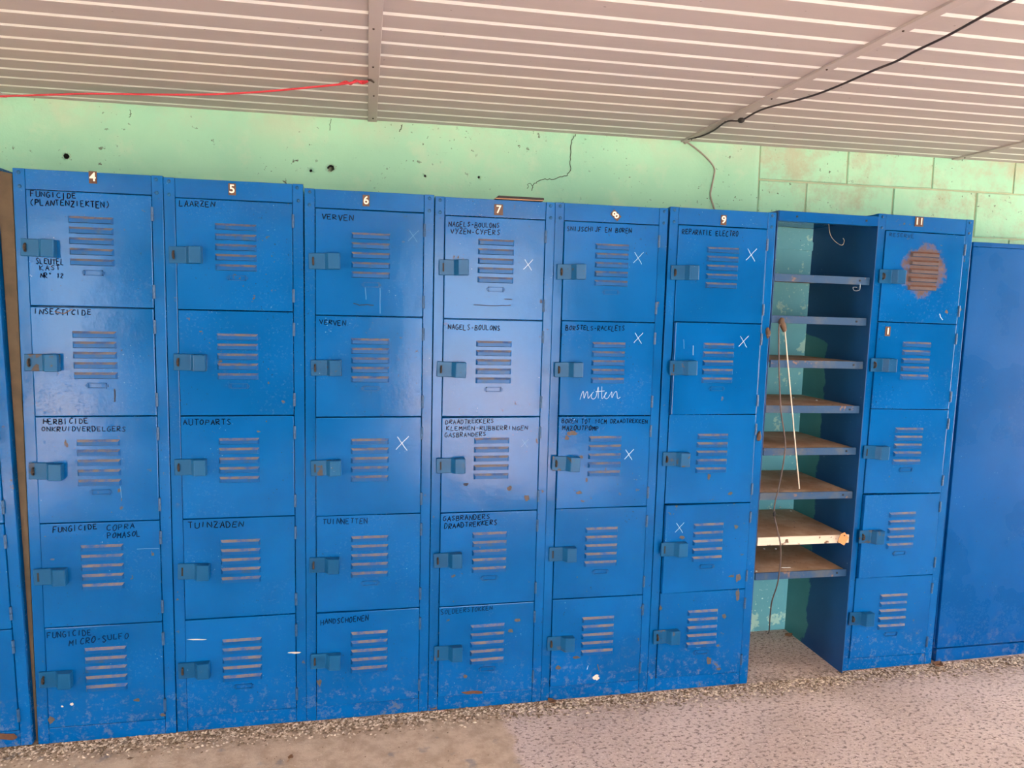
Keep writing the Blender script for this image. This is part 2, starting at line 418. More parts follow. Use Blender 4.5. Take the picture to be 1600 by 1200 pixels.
# ceiling: white backing, beige boards with open joints, cover battens
cl = box('ceiling', LEFT-.15, RIGHT+.15, REAR-.15, YW+.25, ZC+.0006, ZC+.1, strip_m); tag(cl, kind='structure', label='ceiling of beige boards with pale joints')
_b = bmesh.new(); bmesh.ops.create_icosphere(_b, subdivisions=1, radius=.0035)
NAIL = mesh_of(_b, 'nail_head'); NAIL.materials.append(rust_m)
BX = [-2.53, -1.237, .047, 1.333, 2.643, 3.95]
PITCH_Y = .1033
for bay in range(len(BX)-1):
    x0, x1 = BX[bay], BX[bay+1]; off = (.0, .006, 0, -.004, .002)[bay]
    me = None
    for k in range(-1, 30):
        yc = .453+off-PITCH_Y*k - PITCH_Y/2
        if yc-.042 > YW: continue
        y1 = min(.0415, YW-yc)
        if me is None or y1 < .0415:
            bm = box_bm(-(x1-x0)/2, (x1-x0)/2, -.0405, y1, 0, .003)
            mm = mesh_of(bm); mm.materials.append(ceil_m)
            if y1 >= .0415: me = mm
        else: mm = me
        link('ceiling_board', mm, ceil_m, cl, loc=((x0+x1)/2, yc, ZC))
    if x1 < 3.9 and bay < 4:
        box('batten', x1-.017, x1+.017, -2.7, YW-.002, ZC-.007, ZC+.001, batten_m, cl, bev=.002)
        for k in range(0, 28, 3): link('nail_head', NAIL, None, cl, loc=(x1+random.uniform(-.006, .006), .44-PITCH_Y*k, ZC-.0075))

# ---------------------------------------------------------------- lockers
WD, HT, DP, POST = .413, 1.80, .43, .033
ROWS = [(1.397, 1.738), (1.061, 1.394), (.725, 1.058), (.388, .722), (.054, .385)]
DX0, DX1 = POST+.001, WD-POST-.001             # door span
DW = DX1-DX0
DY = -.003                                     # door face, proud of the posts
def shared(bm, mats, smooth=False):
    me = mesh_of(bm, smooth=smooth)
    for q in (mats if isinstance(mats, (list, tuple)) else [mats]): me.materials.append(q)
    return me
# shared pieces (door space: origin on the hinge line at the door's foot, x runs to the left as negative)
def louver_mesh():
    L = .124; bm = bmesh.new()
    prof = [(0, .0105), (-.0075, .0035), (-.0075, -.0075), (0, -.0095)]     # (y,z)
    A = [bm.verts.new((-L/2+(.005 if 0 < i < 3 else 0), y, z)) for i, (y, z) in enumerate(prof)]
    B = [bm.verts.new((L/2-(.005 if 0 < i < 3 else 0), y, z)) for i, (y, z) in enumerate(prof)]
    f = bm.faces.new((A[0], A[1], B[1], B[0])); f.material_index = 1
    bm.faces.new((A[1], A[2], B[2], B[1]))
    f = bm.faces.new((A[2], A[3], B[3], B[2])); f.material_index = 2
    bm.faces.new(A[::-1]); bm.faces.new(B)
    bmesh.ops.recalc_face_normals(bm, faces=bm.faces[:])
    return shared(bm, [louver_m, dust, hinge_m])
LOUV = louver_mesh()
LOUV_RUST = LOUV.copy(); LOUV_RUST.materials[0] = plain('rusted_louver', (.085, .06, .055), .7, .5, 40); LOUV_RUST.materials[1] = plain('orange_rust', (.15, .065, .04), .85, .5, 60)
def hasp_mesh():
    poly = [(0, 0), (0, -.006), (.050, -.006), (.062, -.026), (.096, -.027), (.098, -.024), (.098, 0)]
    bm = prism('hasp', poly, -.026, .026, 'z')
    bmesh.ops.bevel(bm, geom=bm.edges[:], offset=.0015, segments=1, affect='EDGES')
    return shared(bm, hasp_blue)
HASP = hasp_mesh()
SLOT = shared(box_bm(.011, .0165, -.0066, -.005, -.014, .014), dark_slab)
def staple_mesh():
    pts = [Vector((.0138, -.004, .009)), Vector((.0138, -.014, .008)), Vector((.0138, -.0165, 0)), Vector((.0138, -.014, -.008)), Vector((.0138, -.004, -.009))]
    return shared(tube_bm(smooth_path(pts, 4), .003, 6), rust_m, True)
STAPLE = staple_mesh()
def hinge_mesh():
    bm = bmesh.new()
    for z0, z1 in ((-.021, -.0005), (.0005, .021)):
        bmesh.ops.create_cone(bm, cap_ends=True, segments=10, radius1=.0042, radius2=.0042, depth=z1-z0, matrix=Matrix.Translation((0, 0, (z0+z1)/2)))
    return shared(bm, hinge_m)
HINGE = hinge_mesh()
def holder_mesh():
    bm = bmesh.new(); a, b = .027, .0085
    for x0, x1, z0, z1 in ((-a, a, b-.003, b), (-a, a, -b, -b+.003), (-a, -a+.004, -b, b), (a-.004, a, -b, b)): box_bm(x0, x1, -.003, 0, z0, z1, bm=bm)
    box_bm(-a-.005, -a, -.002, 0, -.004, .004, bm=bm); box_bm(a, a+.005, -.002, 0, -.004, .004, bm=bm)
    return shared(bm, louver_m)
HOLDER = holder_mesh()
def rivet_mesh():
    bm = bmesh.new(); bmesh.ops.create_uvsphere(bm, u_segments=10, v_segments=6, radius=.0055)
    for v in bm.verts: v.co.y *= .45
    return shared(bm, hasp_blue, True)
RIVET = rivet_mesh()
def door_mesh(h, mat):
    bm = box_bm(-DW, 0, DY, DY+.018, 0, h, .0022); return shared(bm, mat)
DOORS = {}; DOOR_OBJ = {}
# stroke lettering -------------------------------------------------
G = {'A': [[(0, 0), (.5, 1), (1, 0)], [(.2, .4), (.8, .4)]], 'B': [[(0, 0), (0, 1), (.7, .95), (.75, .6), (0, .52)], [(.1, .52), (.9, .4), (.85, .05), (0, 0)]],
 'C': [[(.95, .9), (.5, 1), (.05, .6), (.1, .15), (.5, 0), (.95, .12)]], 'D': [[(0, 0), (0, 1), (.6, .92), (.95, .5), (.6, .06), (0, 0)]],
 'E': [[(.9, 1), (0, 1), (0, 0), (.95, 0)], [(0, .52), (.7, .52)]], 'F': [[(.95, 1), (0, 1), (0, 0)], [(0, .52), (.7, .52)]],
 'G': [[(.95, .88), (.5, 1), (.05, .6), (.1, .15), (.55, 0), (.95, .2), (.95, .45), (.6, .45)]], 'H': [[(0, 0), (0, 1)], [(1, 0), (1, 1)], [(0, .5), (1, .5)]],
 'I': [[(.5, 0), (.5, 1)]], 'J': [[(.8, 1), (.8, .15), (.45, 0), (.05, .2)]], 'K': [[(0, 0), (0, 1)], [(.9, 1), (0, .45), (.95, 0)]], 'L': [[(0, 1), (0, 0), (.9, 0)]],
 'M': [[(0, 0), (.08, 1), (.5, .35), (.92, 1), (1, 0)]], 'N': [[(0, 0), (0, 1), (1, 0), (1, 1)]], 'O': [[(.5, 1), (.05, .6), (.15, .1), (.55, 0), (.95, .4), (.85, .9), (.5, 1)]],
 'P': [[(0, 0), (0, 1), (.8, .92), (.85, .6), (0, .45)]], 'R': [[(0, 0), (0, 1), (.8, .92), (.82, .6), (0, .48), (.95, 0)]],
 'S': [[(.9, .9), (.45, 1), (.1, .78), (.5, .52), (.9, .25), (.5, 0), (.05, .12)]], 'T': [[(0, 1), (1, 1)], [(.5, 1), (.5, 0)]], 'U': [[(0, 1), (.05, .15), (.5, 0), (.95, .15), (1, 1)]],
 'V': [[(0, 1), (.5, 0), (1, 1)]], 'X': [[(0, 1), (1, 0)], [(0, 0), (1, 1)]], 'Y': [[(0, 1), (.45, .5)], [(1, 1), (.3, -.1)]], 'Z': [[(0, 1), (.95, 1), (.05, 0), (1, 0)], [(.25, .5), (.75, .5)]],
 '1': [[(.2, .75), (.6, 1), (.6, 0)]], '2': [[(.05, .8), (.5, 1), (.9, .75), (.05, 0), (.95, 0)]], '0': [[(.5, 1), (.1, .5), (.5, 0), (.9, .5), (.5, 1)]],
 '-': [[(.2, .45), (.8, .45)]], '(': [[(.8, 1.15), (.3, .7), (.3, .3), (.8, -.15)]], ')': [[(.2, 1.15), (.7, .7), (.7, .3), (.2, -.15)]],
 '*': [[(.5, 1), (.3, .85), (.5, .7), (.7, .85), (.5, 1)]], ' ': []}
def text_mesh(t, x0, z0, x1, z1, h, wd=None):
    wd = wd or h*.15
    bm = bmesh.new(); n = len(t); adv = (x1-x0)/(n-.25)
    for i, ch in enumerate(t):
        lw = adv*.70 if ch != 'I' else adv*.5
        dz = random.uniform(-.10, .10)*h; sc = random.uniform(.82, 1.1); sh = random.uniform(-.12, .22)
        for st in G[ch]:
            pts = []
            for a, b in zip(st, st[1:]):
                for k in range(3): pts.append((a[0]+(b[0]-a[0])*k/3, a[1]+(b[1]-a[1])*k/3))
            pts.append(st[-1]); q = []
            for a, b in pts:
                xx = x0+adv*i+(a+sh*b)*lw; base = z0+(z1-z0)*(xx-x0)/(x1-x0)
                q.append((xx+random.uniform(-.0003, .0003), base+dz+(b-.5)*h*sc+random.uniform(-.0003, .0003)))
            ribbon_bm(bm, q, wd*random.uniform(.85, 1.15), y=-.0008)
    return bm
TEXTS = [
 (4,0,"FUNGICIDE",0.047,1.726,0.171,1.726,0.0170), (4,0,"(PLANTENZIEKTEN)",0.044,1.702,0.262,1.704,0.0180),
 (4,0,"SLEUTEL",0.054,1.530,0.130,1.528,0.0165), (4,0,"KAST",0.064,1.509,0.120,1.511,0.0134), (4,0,"NR* 12",0.065,1.486,0.127,1.488,0.0154),
 (4,1,"INSECTICIDE",0.044,1.380,0.202,1.380,0.0170), (4,2,"HERBICIDE",0.056,1.044,0.182,1.045,0.0170), (4,2,"ONKRUIDVERDELGERS",0.051,1.021,0.288,1.019,0.0150),
 (4,3,"FUNGICIDE",0.070,0.704,0.197,0.709,0.0180), (4,3,"COPRA",0.224,0.704,0.305,0.708,0.0185), (4,3,"POMASOL",0.225,0.678,0.322,0.682,0.0185),
 (4,4,"FUNGICIDE",0.041,0.363,0.169,0.366,0.0190), (4,4,"MICRO-SULFO",0.102,0.333,0.278,0.348,0.0200),
 (5,0,"LAARZEN",0.045,1.721,0.148,1.724,0.0176), (5,2,"AUTOPARTS",0.042,1.040,0.186,1.040,0.0180), (5,3,"TUINZADEN",0.050,0.704,0.218,0.701,0.0190),
 (6,0,"VERVEN",0.054,1.711,0.153,1.713,0.0182), (6,1,"VERVEN",0.047,1.373,0.129,1.372,0.0166), (6,3,"TUINNETTEN",0.054,0.704,0.201,0.703,0.0190), (6,4,"HANDSCHOENEN",0.047,0.356,0.205,0.362,0.0195),
 (7,0,"NAGELS-BOULONS",0.046,1.711,0.219,1.713,0.0165), (7,0,"VYZEN-CYFERS",0.053,1.688,0.221,1.690,0.0165), (7,1,"NAGELS-BOULONS",0.049,1.368,0.229,1.367,0.0170),
 (7,2,"DRAADTREKKERS",0.046,1.043,0.214,1.046,0.0150), (7,2,"KLEMMEN-RUBBERRINGEN",0.050,1.021,0.337,1.020,0.0150), (7,2,"GASBRANDERS",0.044,0.997,0.188,1.001,0.0150),
 (7,3,"GASBRANDERS",0.042,0.703,0.208,0.707,0.0178), (7,3,"DRAADTREKKERS",0.047,0.677,0.234,0.686,0.0178), (7,4,"SOLDEERSTOKKEN",0.040,0.368,0.225,0.373,0.0175),
 (8,0,"SNIJSCHIJF EN BOREN",0.043,1.713,0.278,1.716,0.0168), (8,1,"BORSTELS-RACKLETS",0.048,1.371,0.265,1.373,0.0172), (8,2,"BOREN TOT 10CM DRAADTREKKEN",0.045,1.042,0.368,1.039,0.0155), (8,2,"MAZOUTPOMP",0.048,1.017,0.184,1.015,0.0175),
 (9,0,"REPARATIE ELECTRO",0.048,1.716,0.265,1.716,0.0175), (11,0,"RESERVE",0.048,1.724,0.154,1.723,0.0143)]
CROSSES = [(7,0,.322,1.586,.023,1), (8,0,.306,1.622,.026,1), (8,1,.318,1.340,.024,1), (8,2,.301,.918,.024,1.6), (9,0,.320,1.645,.028,1.2), (9,1,.308,1.330,.026,1.2), (9,3,.090,.638,.024,.8), (7,2,.327,.966,.018,.7), (6,2,.315,.969,.030,1.6), (6,0,.345,1.663,.024,.5)]
NETTEN = [[(0, 0), (.05, .55), (.08, .6), (.1, .1), (.14, .5), (.18, .6), (.2, .1), (.25, .3), (.30, .5), (.33, .6), (.29, .45), (.28, .15), (.34, .05), (.40, .3), (.44, 1.), (.45, .1)],
          [(.38, .62), (.60, .68)], [(.53, 1.02), (.54, .1), (.60, .3), (.65, .55), (.62, .5), (.61, .15), (.68, .1), (.76, .5), (.78, .6), (.79, .15), (.84, .5), (.90, .62), (.93, .1), (1., .2)]]
# door swing in degrees (positive = the latch edge stands out), and slight pitch of bent doors
SWING = {(9,1): 2.6, (9,3): 2.4, (9,4): .5, (11,3): 2.2, (11,1): .4, (8,2): .9, (7,0): .35, (7,1): -.2, (6,4): 1.1, (6,0): -.3, (7,2): .3, (5,4): .7, (4,2): .6, (8,1): .7, (7,4): .8, (7,3): .8}
NOHOLD = {(5,2), (5,3), (6,2), (6,4), (4,3), (4,4), (7,2), (8,1), (8,2), (9,0), (11,0), (11,1), (8,4), (9,2)}
FADED = {(4,4,"MICRO-SULFO"), (4,4,"FUNGICIDE"), (4,3,"COPRA"), (4,3,"POMASOL"), (11,0,"RESERVE"), (6,4,"HANDSCHOENEN"), (6,3,"TUINNETTEN"), (7,4,"SOLDEERSTOKKEN")}
NUMBERS = {4: ('4', .218, 1.784, 0), 5: ('5', .200, 1.773, 0), 6: ('6', .193, 1.770, 0), 7: ('7', .215, 1.766, 0), 8: ('8', .218, 1.766, -.85), 9: ('9', .205, 1.763, 0), 11: ('11', .173, 1.779, 0)}
def numeral(txt, size):
    cu = bpy.data.curves.new('numeral', 'FONT'); cu.body = txt; cu.size = size; cu.align_x = 'CENTER'; cu.align_y = 'CENTER'; cu.extrude = .0008; cu.offset = .0005
    o = bpy.data.objects.new('numeral', cu); C.objects.link(o); bpy.context.view_layer.update()
    me = bpy.data.meshes.new_from_object(o.evaluated_get(bpy.context.evaluated_depsgraph_get()))
    bpy.data.objects.remove(o); me.materials.clear(); me.materials.append(white_num)
    return me
def add_number(root, txt, x, z, rot, y, big=False):
    wdt = .022 if len(txt) == 1 else .036
    if big: wdt = .030
    pl = box('number_plate', -wdt/2, wdt/2, -.0015, 0, -.018, .018, plate_m, root, loc=(x, y, z), rot=(0, rot, 0))
    link('numeral', numeral(txt, .036), white_num, pl, loc=(0, -.0022, 0), rot=(math.pi/2, 0, 0))

def locker(num, x, y, yaw, W, H, lean, label, full=True):
    root = empty('steel_locker', (x, y, 0), (0, lean, yaw)); root.scale = (W/WD, 1, H/HT)
    tag(root, label, 'locker', 'row of blue lockers')
    bm = bmesh.new()
    box_bm(0, .0015, .012, DP, .002, HT-.002, bm=bm); box_bm(WD-.0015, WD, .012, DP, .002, HT-.002, bm=bm)
    box_bm(.0015, WD-.0015, DP-.002, DP, .002, HT-.002, bm=bm); box_bm(.0015, WD-.0015, .012, DP-.002, HT-.003, HT-.001, bm=bm)
    for z0, z1 in ROWS: box_bm(.0015, WD-.0015, .03, DP-.002, z0-.004, z0-.002, bm=bm)
    link('body', mesh_of(bm), blue, root)
    box('post', 0, POST-.001, 0, .02, 0, HT, blue, root, bev=.0015)
    box('post', WD-POST+.001, WD, 0, .02, 0, HT, blue, root, bev=.0015)
    box('top_rail', POST, WD-POST, .0008, .02, ROWS[0][1]+.003, HT-.0008, blue, root, bev=.001)
    box('plinth', POST, WD-POST, .0008, .02, 0, ROWS[4][0]-.003, blue, root, bev=.001)
    for rx in (POST/2, WD-POST/2):
        for rz in (HT-.012, HT-.052): link('rivet', RIVET, None, root, loc=(rx+random.uniform(-.002, .002), -.0005, rz))
    if num in NUMBERS:
        t, nx, nz, rot = NUMBERS[num]; add_number(root, t, nx, nz, rot, -.0004, num == 7)
    for r, (z0, z1) in enumerate(ROWS):
        h = z1-z0; mat = blue_rusty if (num, r) == (11, 0) else blue
        key = (round(h, 4), mat.name)
        if key not in DOORS: DOORS[key] = door_mesh(h, mat)
        sw = SWING.get((num, r), random.uniform(-.15, .35))
        d = link('door', DOORS[key], mat, root, loc=(DX1, 0, z0), rot=(0, random.uniform(-.0025, .0025), math.radians(sw)))
        DOOR_OBJ[(num, r)] = d
        def D(px, pz, py=DY): return (px-DX1, py, pz-z0)
        for k in range(5):
            lv = link('louver', LOUV_RUST if (num, r) == (11, 0) else LOUV, None, d, loc=D(.209, z1-.082-.0315*k))
            if (num, r) == (11, 0): lv['label'] = 'rusted louver'
        hz = z0+h*.50+random.uniform(-.004, .004); hx = .013+random.uniform(-.004, .006)
        hs = link('hasp', HASP, None, d, loc=D(hx, hz, DY-.001), rot=(0, random.uniform(-.03, .03), 0))
        link('slot', SLOT, None, hs)
        if random.random() < .75: link('staple', STAPLE, None, hs)
        for zz in (z1-.055, z0+.05): link('hinge', HINGE, None, d, loc=(.0025, DY-.001, zz-z0))
        if (num, r) not in NOHOLD: link('label_holder', HOLDER, None, d, loc=D(.211, z1-.239))
        for t in TEXTS:
            if t[0] == num and t[1] == r:
                zt0 = min(t[4], z1-.004-t[7]/2); zt1 = min(t[6], z1-.004-t[7]/2)
                bm = text_mesh(t[2], t[3]-DX1, zt0-z0, t[5]-DX1, zt1-z0, t[7])
                o = link('handwriting', mesh_of(bm), faded if (num, r, t[2]) in FADED else marker, d, loc=(0, DY, 0))
                o['label'] = 'handwritten word ' + t[2].replace('*', '').lower().strip('()')
        for cn, cr, cx, cz, s, k in CROSSES:
            if (cn, cr) == (num, r):
                bm = bmesh.new(); a = s*.75
                for p, q in (((-a*.7, a), (a*.75, -a*1.1)), ((a, a*1.05), (-a*.9, -a*.95))):
                    pts = [(cx-DX1+p[0]+(q[0]-p[0])*i/6+random.uniform(-.0008, .0008), cz-z0+p[1]+(q[1]-p[1])*i/6) for i in range(7)]
                    ribbon_bm(bm, pts, .0011+.0009*k, y=-.0008)
                tag(link('chalk_cross', mesh_of(bm), chalk if k > .75 else faint_chalk, d, loc=(0, DY, 0)), 'white chalk cross')
        if (num, r) == (8, 1):
            bm = bmesh.new()
            for st in NETTEN:
                pts = smooth_path([(.109-DX1+.151*a, 0, 1.118-z0+b*.046) for a, b in st], 4)
                ribbon_bm(bm, [(p.x, p.z) for p in pts], .0017, y=-.0008)
            tag(link('chalk_writing', mesh_of(bm), chalk, d, loc=(0, DY, 0)), 'cursive chalk word netten')
        if (num, r) == (11, 1): add_number(d, '1', *[(.076-DX1), (1.360-z0)], 0, DY-.0004)
    return root
LK = [(3, -1.440, -.012, 0, .413, 1.812, -.0185, 'blue steel locker cut off by the left picture edge'),
 (4, -1.014, -.002, 0, .4155, 1.812, .004, 'blue steel locker marked 4 with fungicide, insecticide and herbicide written on its doors'),
 (5, -.5955, .001, 0, .416, 1.807, .003, 'blue steel locker marked 5 with laarzen, autoparts and tuinzaden written on its doors'),
 (6, -.179, -.001, 0, .414, 1.794, .005, 'blue steel locker marked 6 with verven written on its upper two doors'),
 (7, .2365, -.002, 0, .408, 1.788, .006, 'blue steel locker marked 7 with a thin dark lid lying on top'),
 (8, .6455, 0, 0, .409, 1.787, .006, 'blue steel locker with a tilted number 8 and the chalked word netten'),
 (9, 1.0555, .001, 0, .409, 1.791, .010, 'blue steel locker just left of the open shelves, two doors standing ajar'),
 (11, 1.889, .031, 0, .417, 1.807, .018, 'blue steel locker right of the open shelves with rust around its top louvers')]
for a in LK: locker(*a)

# worn spots on single doors: bare patches, scratches and scrapes where the photograph has them
bare = plain('bare_rusty_steel', (.085, .068, .06), .8, .45, 120, bump=.4)
bare_brown = plain('brown_rust', (.12, .05, .025), .85, .4, 90, bump=.4)
bare_pale = plain('bare_primer', (.62, .52, .42), .8, .2, 90)
scrape = plain('dark_scrape', (.004, .012, .03), .7, .3, 90)
bpy.context.view_layer.update()
def on_door(d, px, py):
    M_ = d.matrix_world.inverted(); o = M_ @ CAM; k = M_.to_3x3() @ ray(px, py); return o+k*((DY-.0007-o.y)/k.y)
def patch(key, px, py, w, h, mat, name='bare_patch'):
    d = DOOR_OBJ[key]; c = on_door(d, px, py); ex = on_door(d, px+w/2, py)-c; ez = on_door(d, px, py-h/2)-c
    bm = bmesh.new(); n = 13
    bm.faces.new([bm.verts.new(c+(ex*math.cos(t)+ez*math.sin(t))*random.uniform(.55, 1.15)) for t in [2*math.pi*k/n for k in range(n)]][::-1])
    bmesh.ops.triangulate(bm, faces=bm.faces[:])
    link(name, mesh_of(bm), mat, d)
def scratch(key, pix, wd, mat, name='scratch'):
    d = DOOR_OBJ[key]; pts = [on_door(d, *p) for p in pix]; q = []
    for a, b in zip(pts, pts[1:]):
        for k in range(4): p = a.lerp(b, k/4); q.append((p.x+random.uniform(-.0006, .0006), p.z+random.uniform(-.0006, .0006)))
    q.append((pts[-1].x, pts[-1].z)); bm = bmesh.new(); ribbon_bm(bm, q, wd, y=DY-.0009); link(name, mesh_of(bm), mat, d)
for k, x, y, w_, h_, m_ in [((7,4),809,969,11,7,bare), ((7,4),798,986,8,6,bare), ((7,4),727,1057,6,6,bare), ((7,4),738,1082,34,6,bare_brown), ((7,2),823,778,10,10,bare), ((7,2),796,763,8,9,bare), ((7,2),728,757,10,6,scrape),
    ((8,2),905,770,10,6,bare), ((8,2),893,677,20,8,bare), ((8,2),886,684,7,9,bare), ((8,2),908,714,7,6,bare), ((8,4),900,1027,13,5,bare), ((8,4),932,1059,11,10,bare_pale), ((8,4),873,1043,9,8,bare),
    ((9,3),1153,903,9,14,bare), ((9,3),1143,900,11,5,bare), ((9,3),1150,823,7,7,bare), ((9,3),1066,840,9,6,bare), ((9,4),1153,930,7,22,bare), ((9,4),1132,963,9,8,bare), ((9,4),1108,1033,9,16,bare), ((9,4),1123,1045,8,5,bare), ((9,4),1032,950,5,9,bare), ((9,2),1141,771,8,6,bare), ((9,2),1108,744,6,10,bare),
    ((6,4),499,1067,8,13,bare), ((4,4),80,1125,11,13,bare), ((4,4),214,1094,11,6,bare), ((4,4),112,1100,6,5,bare_pale), ((4,4),97,1104,4,4,bare_pale), ((4,4),254,1117,10,6,bare), ((3,4),8,1152,46,13,bare_brown), ((11,0),1479,487,6,6,bare), ((5,4),307,999,30,2.5,bare_pale), ((5,4),459,1020,28,3,bare_pale), ((6,4),580,1046,4,5,bare_pale)]: patch(k, x, y, w_, h_, m_)
for k, p, wd, m_ in [((4,3), [(214,858),(232,857),(249,857)], .0018, faint_chalk), ((4,1), [(179,608),(180,618),(179,628)], .004, scrape), ((6,0), [(552,474),(562,477),(573,476),(584,477)], .003, scrape), ((7,0), [(740,476),(770,478),(798,477)], .0025, scrape), ((7,0), [(788,467),(800,468)], .0025, scrape),
    ((6,0), [(571,449),(572,468)], .002, faint_chalk), ((6,0), [(594,450),(594,490)], .002, faint_chalk), ((4,1), [(85,487),(100,490),(113,483)], .003, bare), ((9,4), [(1083,1010),(1090,1012),(1098,1010)], .002, faint_chalk), ((11,0), [(1468,490),(1470,496),(1473,500)], .003, chalk), ((4,2), [(188,760),(190,778)], .002, faint_chalk),
    ((8,4), [(917,1046),(919,1040)], .002, chalk), ((8,4), [(934,1038),(936,1048)], .003, bare), ((9,1), [(1068,530),(1069,545)], .0016, faint_chalk), ((9,1), [(1083,540),(1083,555)], .0016, chalk)]: scratch(k, p, wd, m_)

# ---------------------------------------------------------------- the open shelf unit between lockers 9 and 11
un = empty('shelf_unit', (1.469, .012, 0), (0, .0137, 0))
tag(un, 'open blue shelf unit without a door between lockers 9 and 11', 'shelves')
UW, UH = .4165, 1.797
box('side_panel', UW-.003, UW, 0, DP-.012, 0, UH, side_m, un)
box('side_panel', 0, .003, 0, DP-.012, .0, UH, side_m, un)
bp = box('back_panel', .003, UW-.003, DP-.016, DP-.012, 0, UH-.005, teal, un)
box('stiffener', .003, UW-.003, DP-.022, DP-.016, 1.70, 1.735, teal, bp)
box('top_panel', .003, UW-.003, .02, DP-.016, UH-.004, UH, blue, un)
tr = box('top_rail', .003, UW-.003, -.004, .02, UH-.036, UH, blue_plain, un, bev=.002)
for hx in (.075, .36): link('dark_disc', shared(tube_bm([Vector((hx, -.0045, UH-.018)), Vector((hx, -.0065, UH-.018))], .004, 8), dark_slab), None, tr)  # dark discs painting in the shade of two holes in the rail
SZ = [1.558, 1.405, 1.238, 1.067, .904, .732, .557, .417]
for i, z in enumerate(SZ):
    tilt = (0, random.uniform(-.004, .004), 0)
    lean_x = -.0137*z*0
    sh = box('shelf', -.19, .19, -.19, .19, -.005, .005, board, un, bev=.001, loc=(UW/2, .205, z+.007), rot=(random.uniform(-.004, .004), 0, (.0, .0, .02, 0, .01, 0, .01, .012)[i]))
    lo = (-.197, .197)
    box('front_lip', lo[0], lo[1], -.194, -.186, -.022 if i != 6 else -.026, .0062, pale_lip if i == 6 else lip, sh, bev=.001)
    if i not in (6,): link('dark_disc', shared(tube_bm([Vector((.155, -.1935, -.007)), Vector((.155, -.1960, -.007))], .004, 8), dark_slab), None, sh)

# ---------------------------------------------------------------- other things
cab = empty('steel_cabinet', (2.334, .036, 0), (0, .018*.6, .02))
tag(cab, 'plain blue steel cabinet at the right picture edge', 'cabinet')
box('body', 0, .9, .02, .42, 0, 1.70, blue_plain, cab, bev=.002)
box('front_panel', .004, .896, .006, .02, .058, 1.70, blue_plain, cab, bev=.003)
box('top_edge', -.002, .902, 0, .42, 1.70, 1.717, blue_plain, cab, bev=.003)
box('plinth', 0, .9, .002, .02, 0, .054, blue_plain, cab, bev=.002)

bm = prism('plank', [(-1.057, 1.806), (-1.010, 1.796), (-1.0160, 0), (-1.0255, 0)], .010, .032, 'y')
bmesh.ops.bevel(bm, geom=bm.edges[:], offset=.004, segments=2, affect='EDGES')
tag(link('wooden_plank', mesh_of(bm), wood_grey), 'narrow weathered wooden plank wedged upright beside locker 4', 'plank')

sl = empty('flat_lid', (.236+.215*.988, .0, 1.7895), (0, .006, .009)); tag(sl, 'thin dark flat lid lying on top of locker 7', 'lid')
box('top_sheet', .01, .168, .0, .21, .003, .011, dark_slab, sl, bev=.002)
box('underside', 0, .166, -.001, .20, .0, .003, tan, sl, bev=.002)

# red cord under the ceiling
pr = [(-14, 151), (80, 148), (150, 146.5), (300, 148), (400, 144), (500, 135), (545, 130)]
cp = [at_z(px, py, ZC-.03) for px, py in pr]; cp += [at_z(560, 127, ZC-.018), at_z(572, 127, ZC-.012)]
rc = empty('red_cord', cp[-1]); tag(rc, 'red cord tied to a ceiling batten', 'cord')
def local_tube(name, pts, r, mat, root, seg=6, n=8):
    return link(name, mesh_of(tube_bm(smooth_path([Vector(p)-root.location for p in pts], n), r, seg), name, True), mat, root)
far = cp[0]+(cp[0]-cp[1])*9
local_tube('cord', [far]+cp, .0033, red_m, rc)
kn = [at_z(px, py, ZC-.02) for px, py in [(530, 132), (540, 128), (548, 131), (556, 126), (566, 130), (574, 127)]]
local_tube('knot', kn, .004, red_m, rc)
hk = at_z(578, 124, ZC-.01)
local_tube('hook', [hk+Vector((0, .012, .004)), hk+Vector((.012, 0, -.008)), hk+Vector((0, -.012, -.006)), hk+Vector((-.012, 0, -.008)), hk+Vector((-.002, .012, .003))], .0028, rust_m, rc)

# cable along the right batten
pc = [(1075, 217, .006), (1095, 213, .01), (1115, 204, .012), (1130, 193, .014), (1140, 189, .018), (1158, 188, .02), (1180, 176, .02), (1200, 168, .02), (1240, 158, .018), (1280, 146, .02), (1320, 130, .022), (1365, 110, .024), (1400, 96, .022), (1430, 80, .024), (1480, 56, .024), (1540, 23, .024), (1590, -4, .02), (1680, -50, .02)]
cpts = [at_z(a, b, ZC-c) for a, b, c in pc]
ec = empty('electric_cable', cpts[0]); tag(ec, 'thin dark electric cable sagging along the ceiling batten', 'cable')
local_tube('cable', cpts, .0033, black_m, ec)
q = at_z(1158, 188, ZC-.022); bmk = bmesh.new(); bmesh.ops.create_icosphere(bmk, subdivisions=2, radius=.011, matrix=Matrix.Translation(q-ec.location) @ Matrix.Diagonal((1.2, 1.2, .9, 1)))
link('splice', mesh_of(bmk, smooth=True), dark_slab, ec)
bmk = bmesh.new(); q = at_y(1070, 220, YW-.008)
for k in range(5): bmesh.ops.create_icosphere(bmk, subdivisions=1, radius=.007, matrix=Matrix.Translation(q-ec.location+Vector((random.uniform(-.01, .012), 0, random.uniform(-.008, .006)))))
link('clip', mesh_of(bmk), pale_wire, ec)
wp = [at_y(px, py, YW-.009) for px, py in [(1073, 222), (1082, 228), (1097, 240), (1110, 253), (1116, 263), (1116, 272), (1112, 292), (1110, 305), (1114, 320), (1118, 332)]]
ww = empty('wall_wire', wp[-1]); tag(ww, 'thin grey brown wire hanging down the green wall behind locker 9', 'wire')
local_tube('wire', wp, .0036, pale_wire, ww)

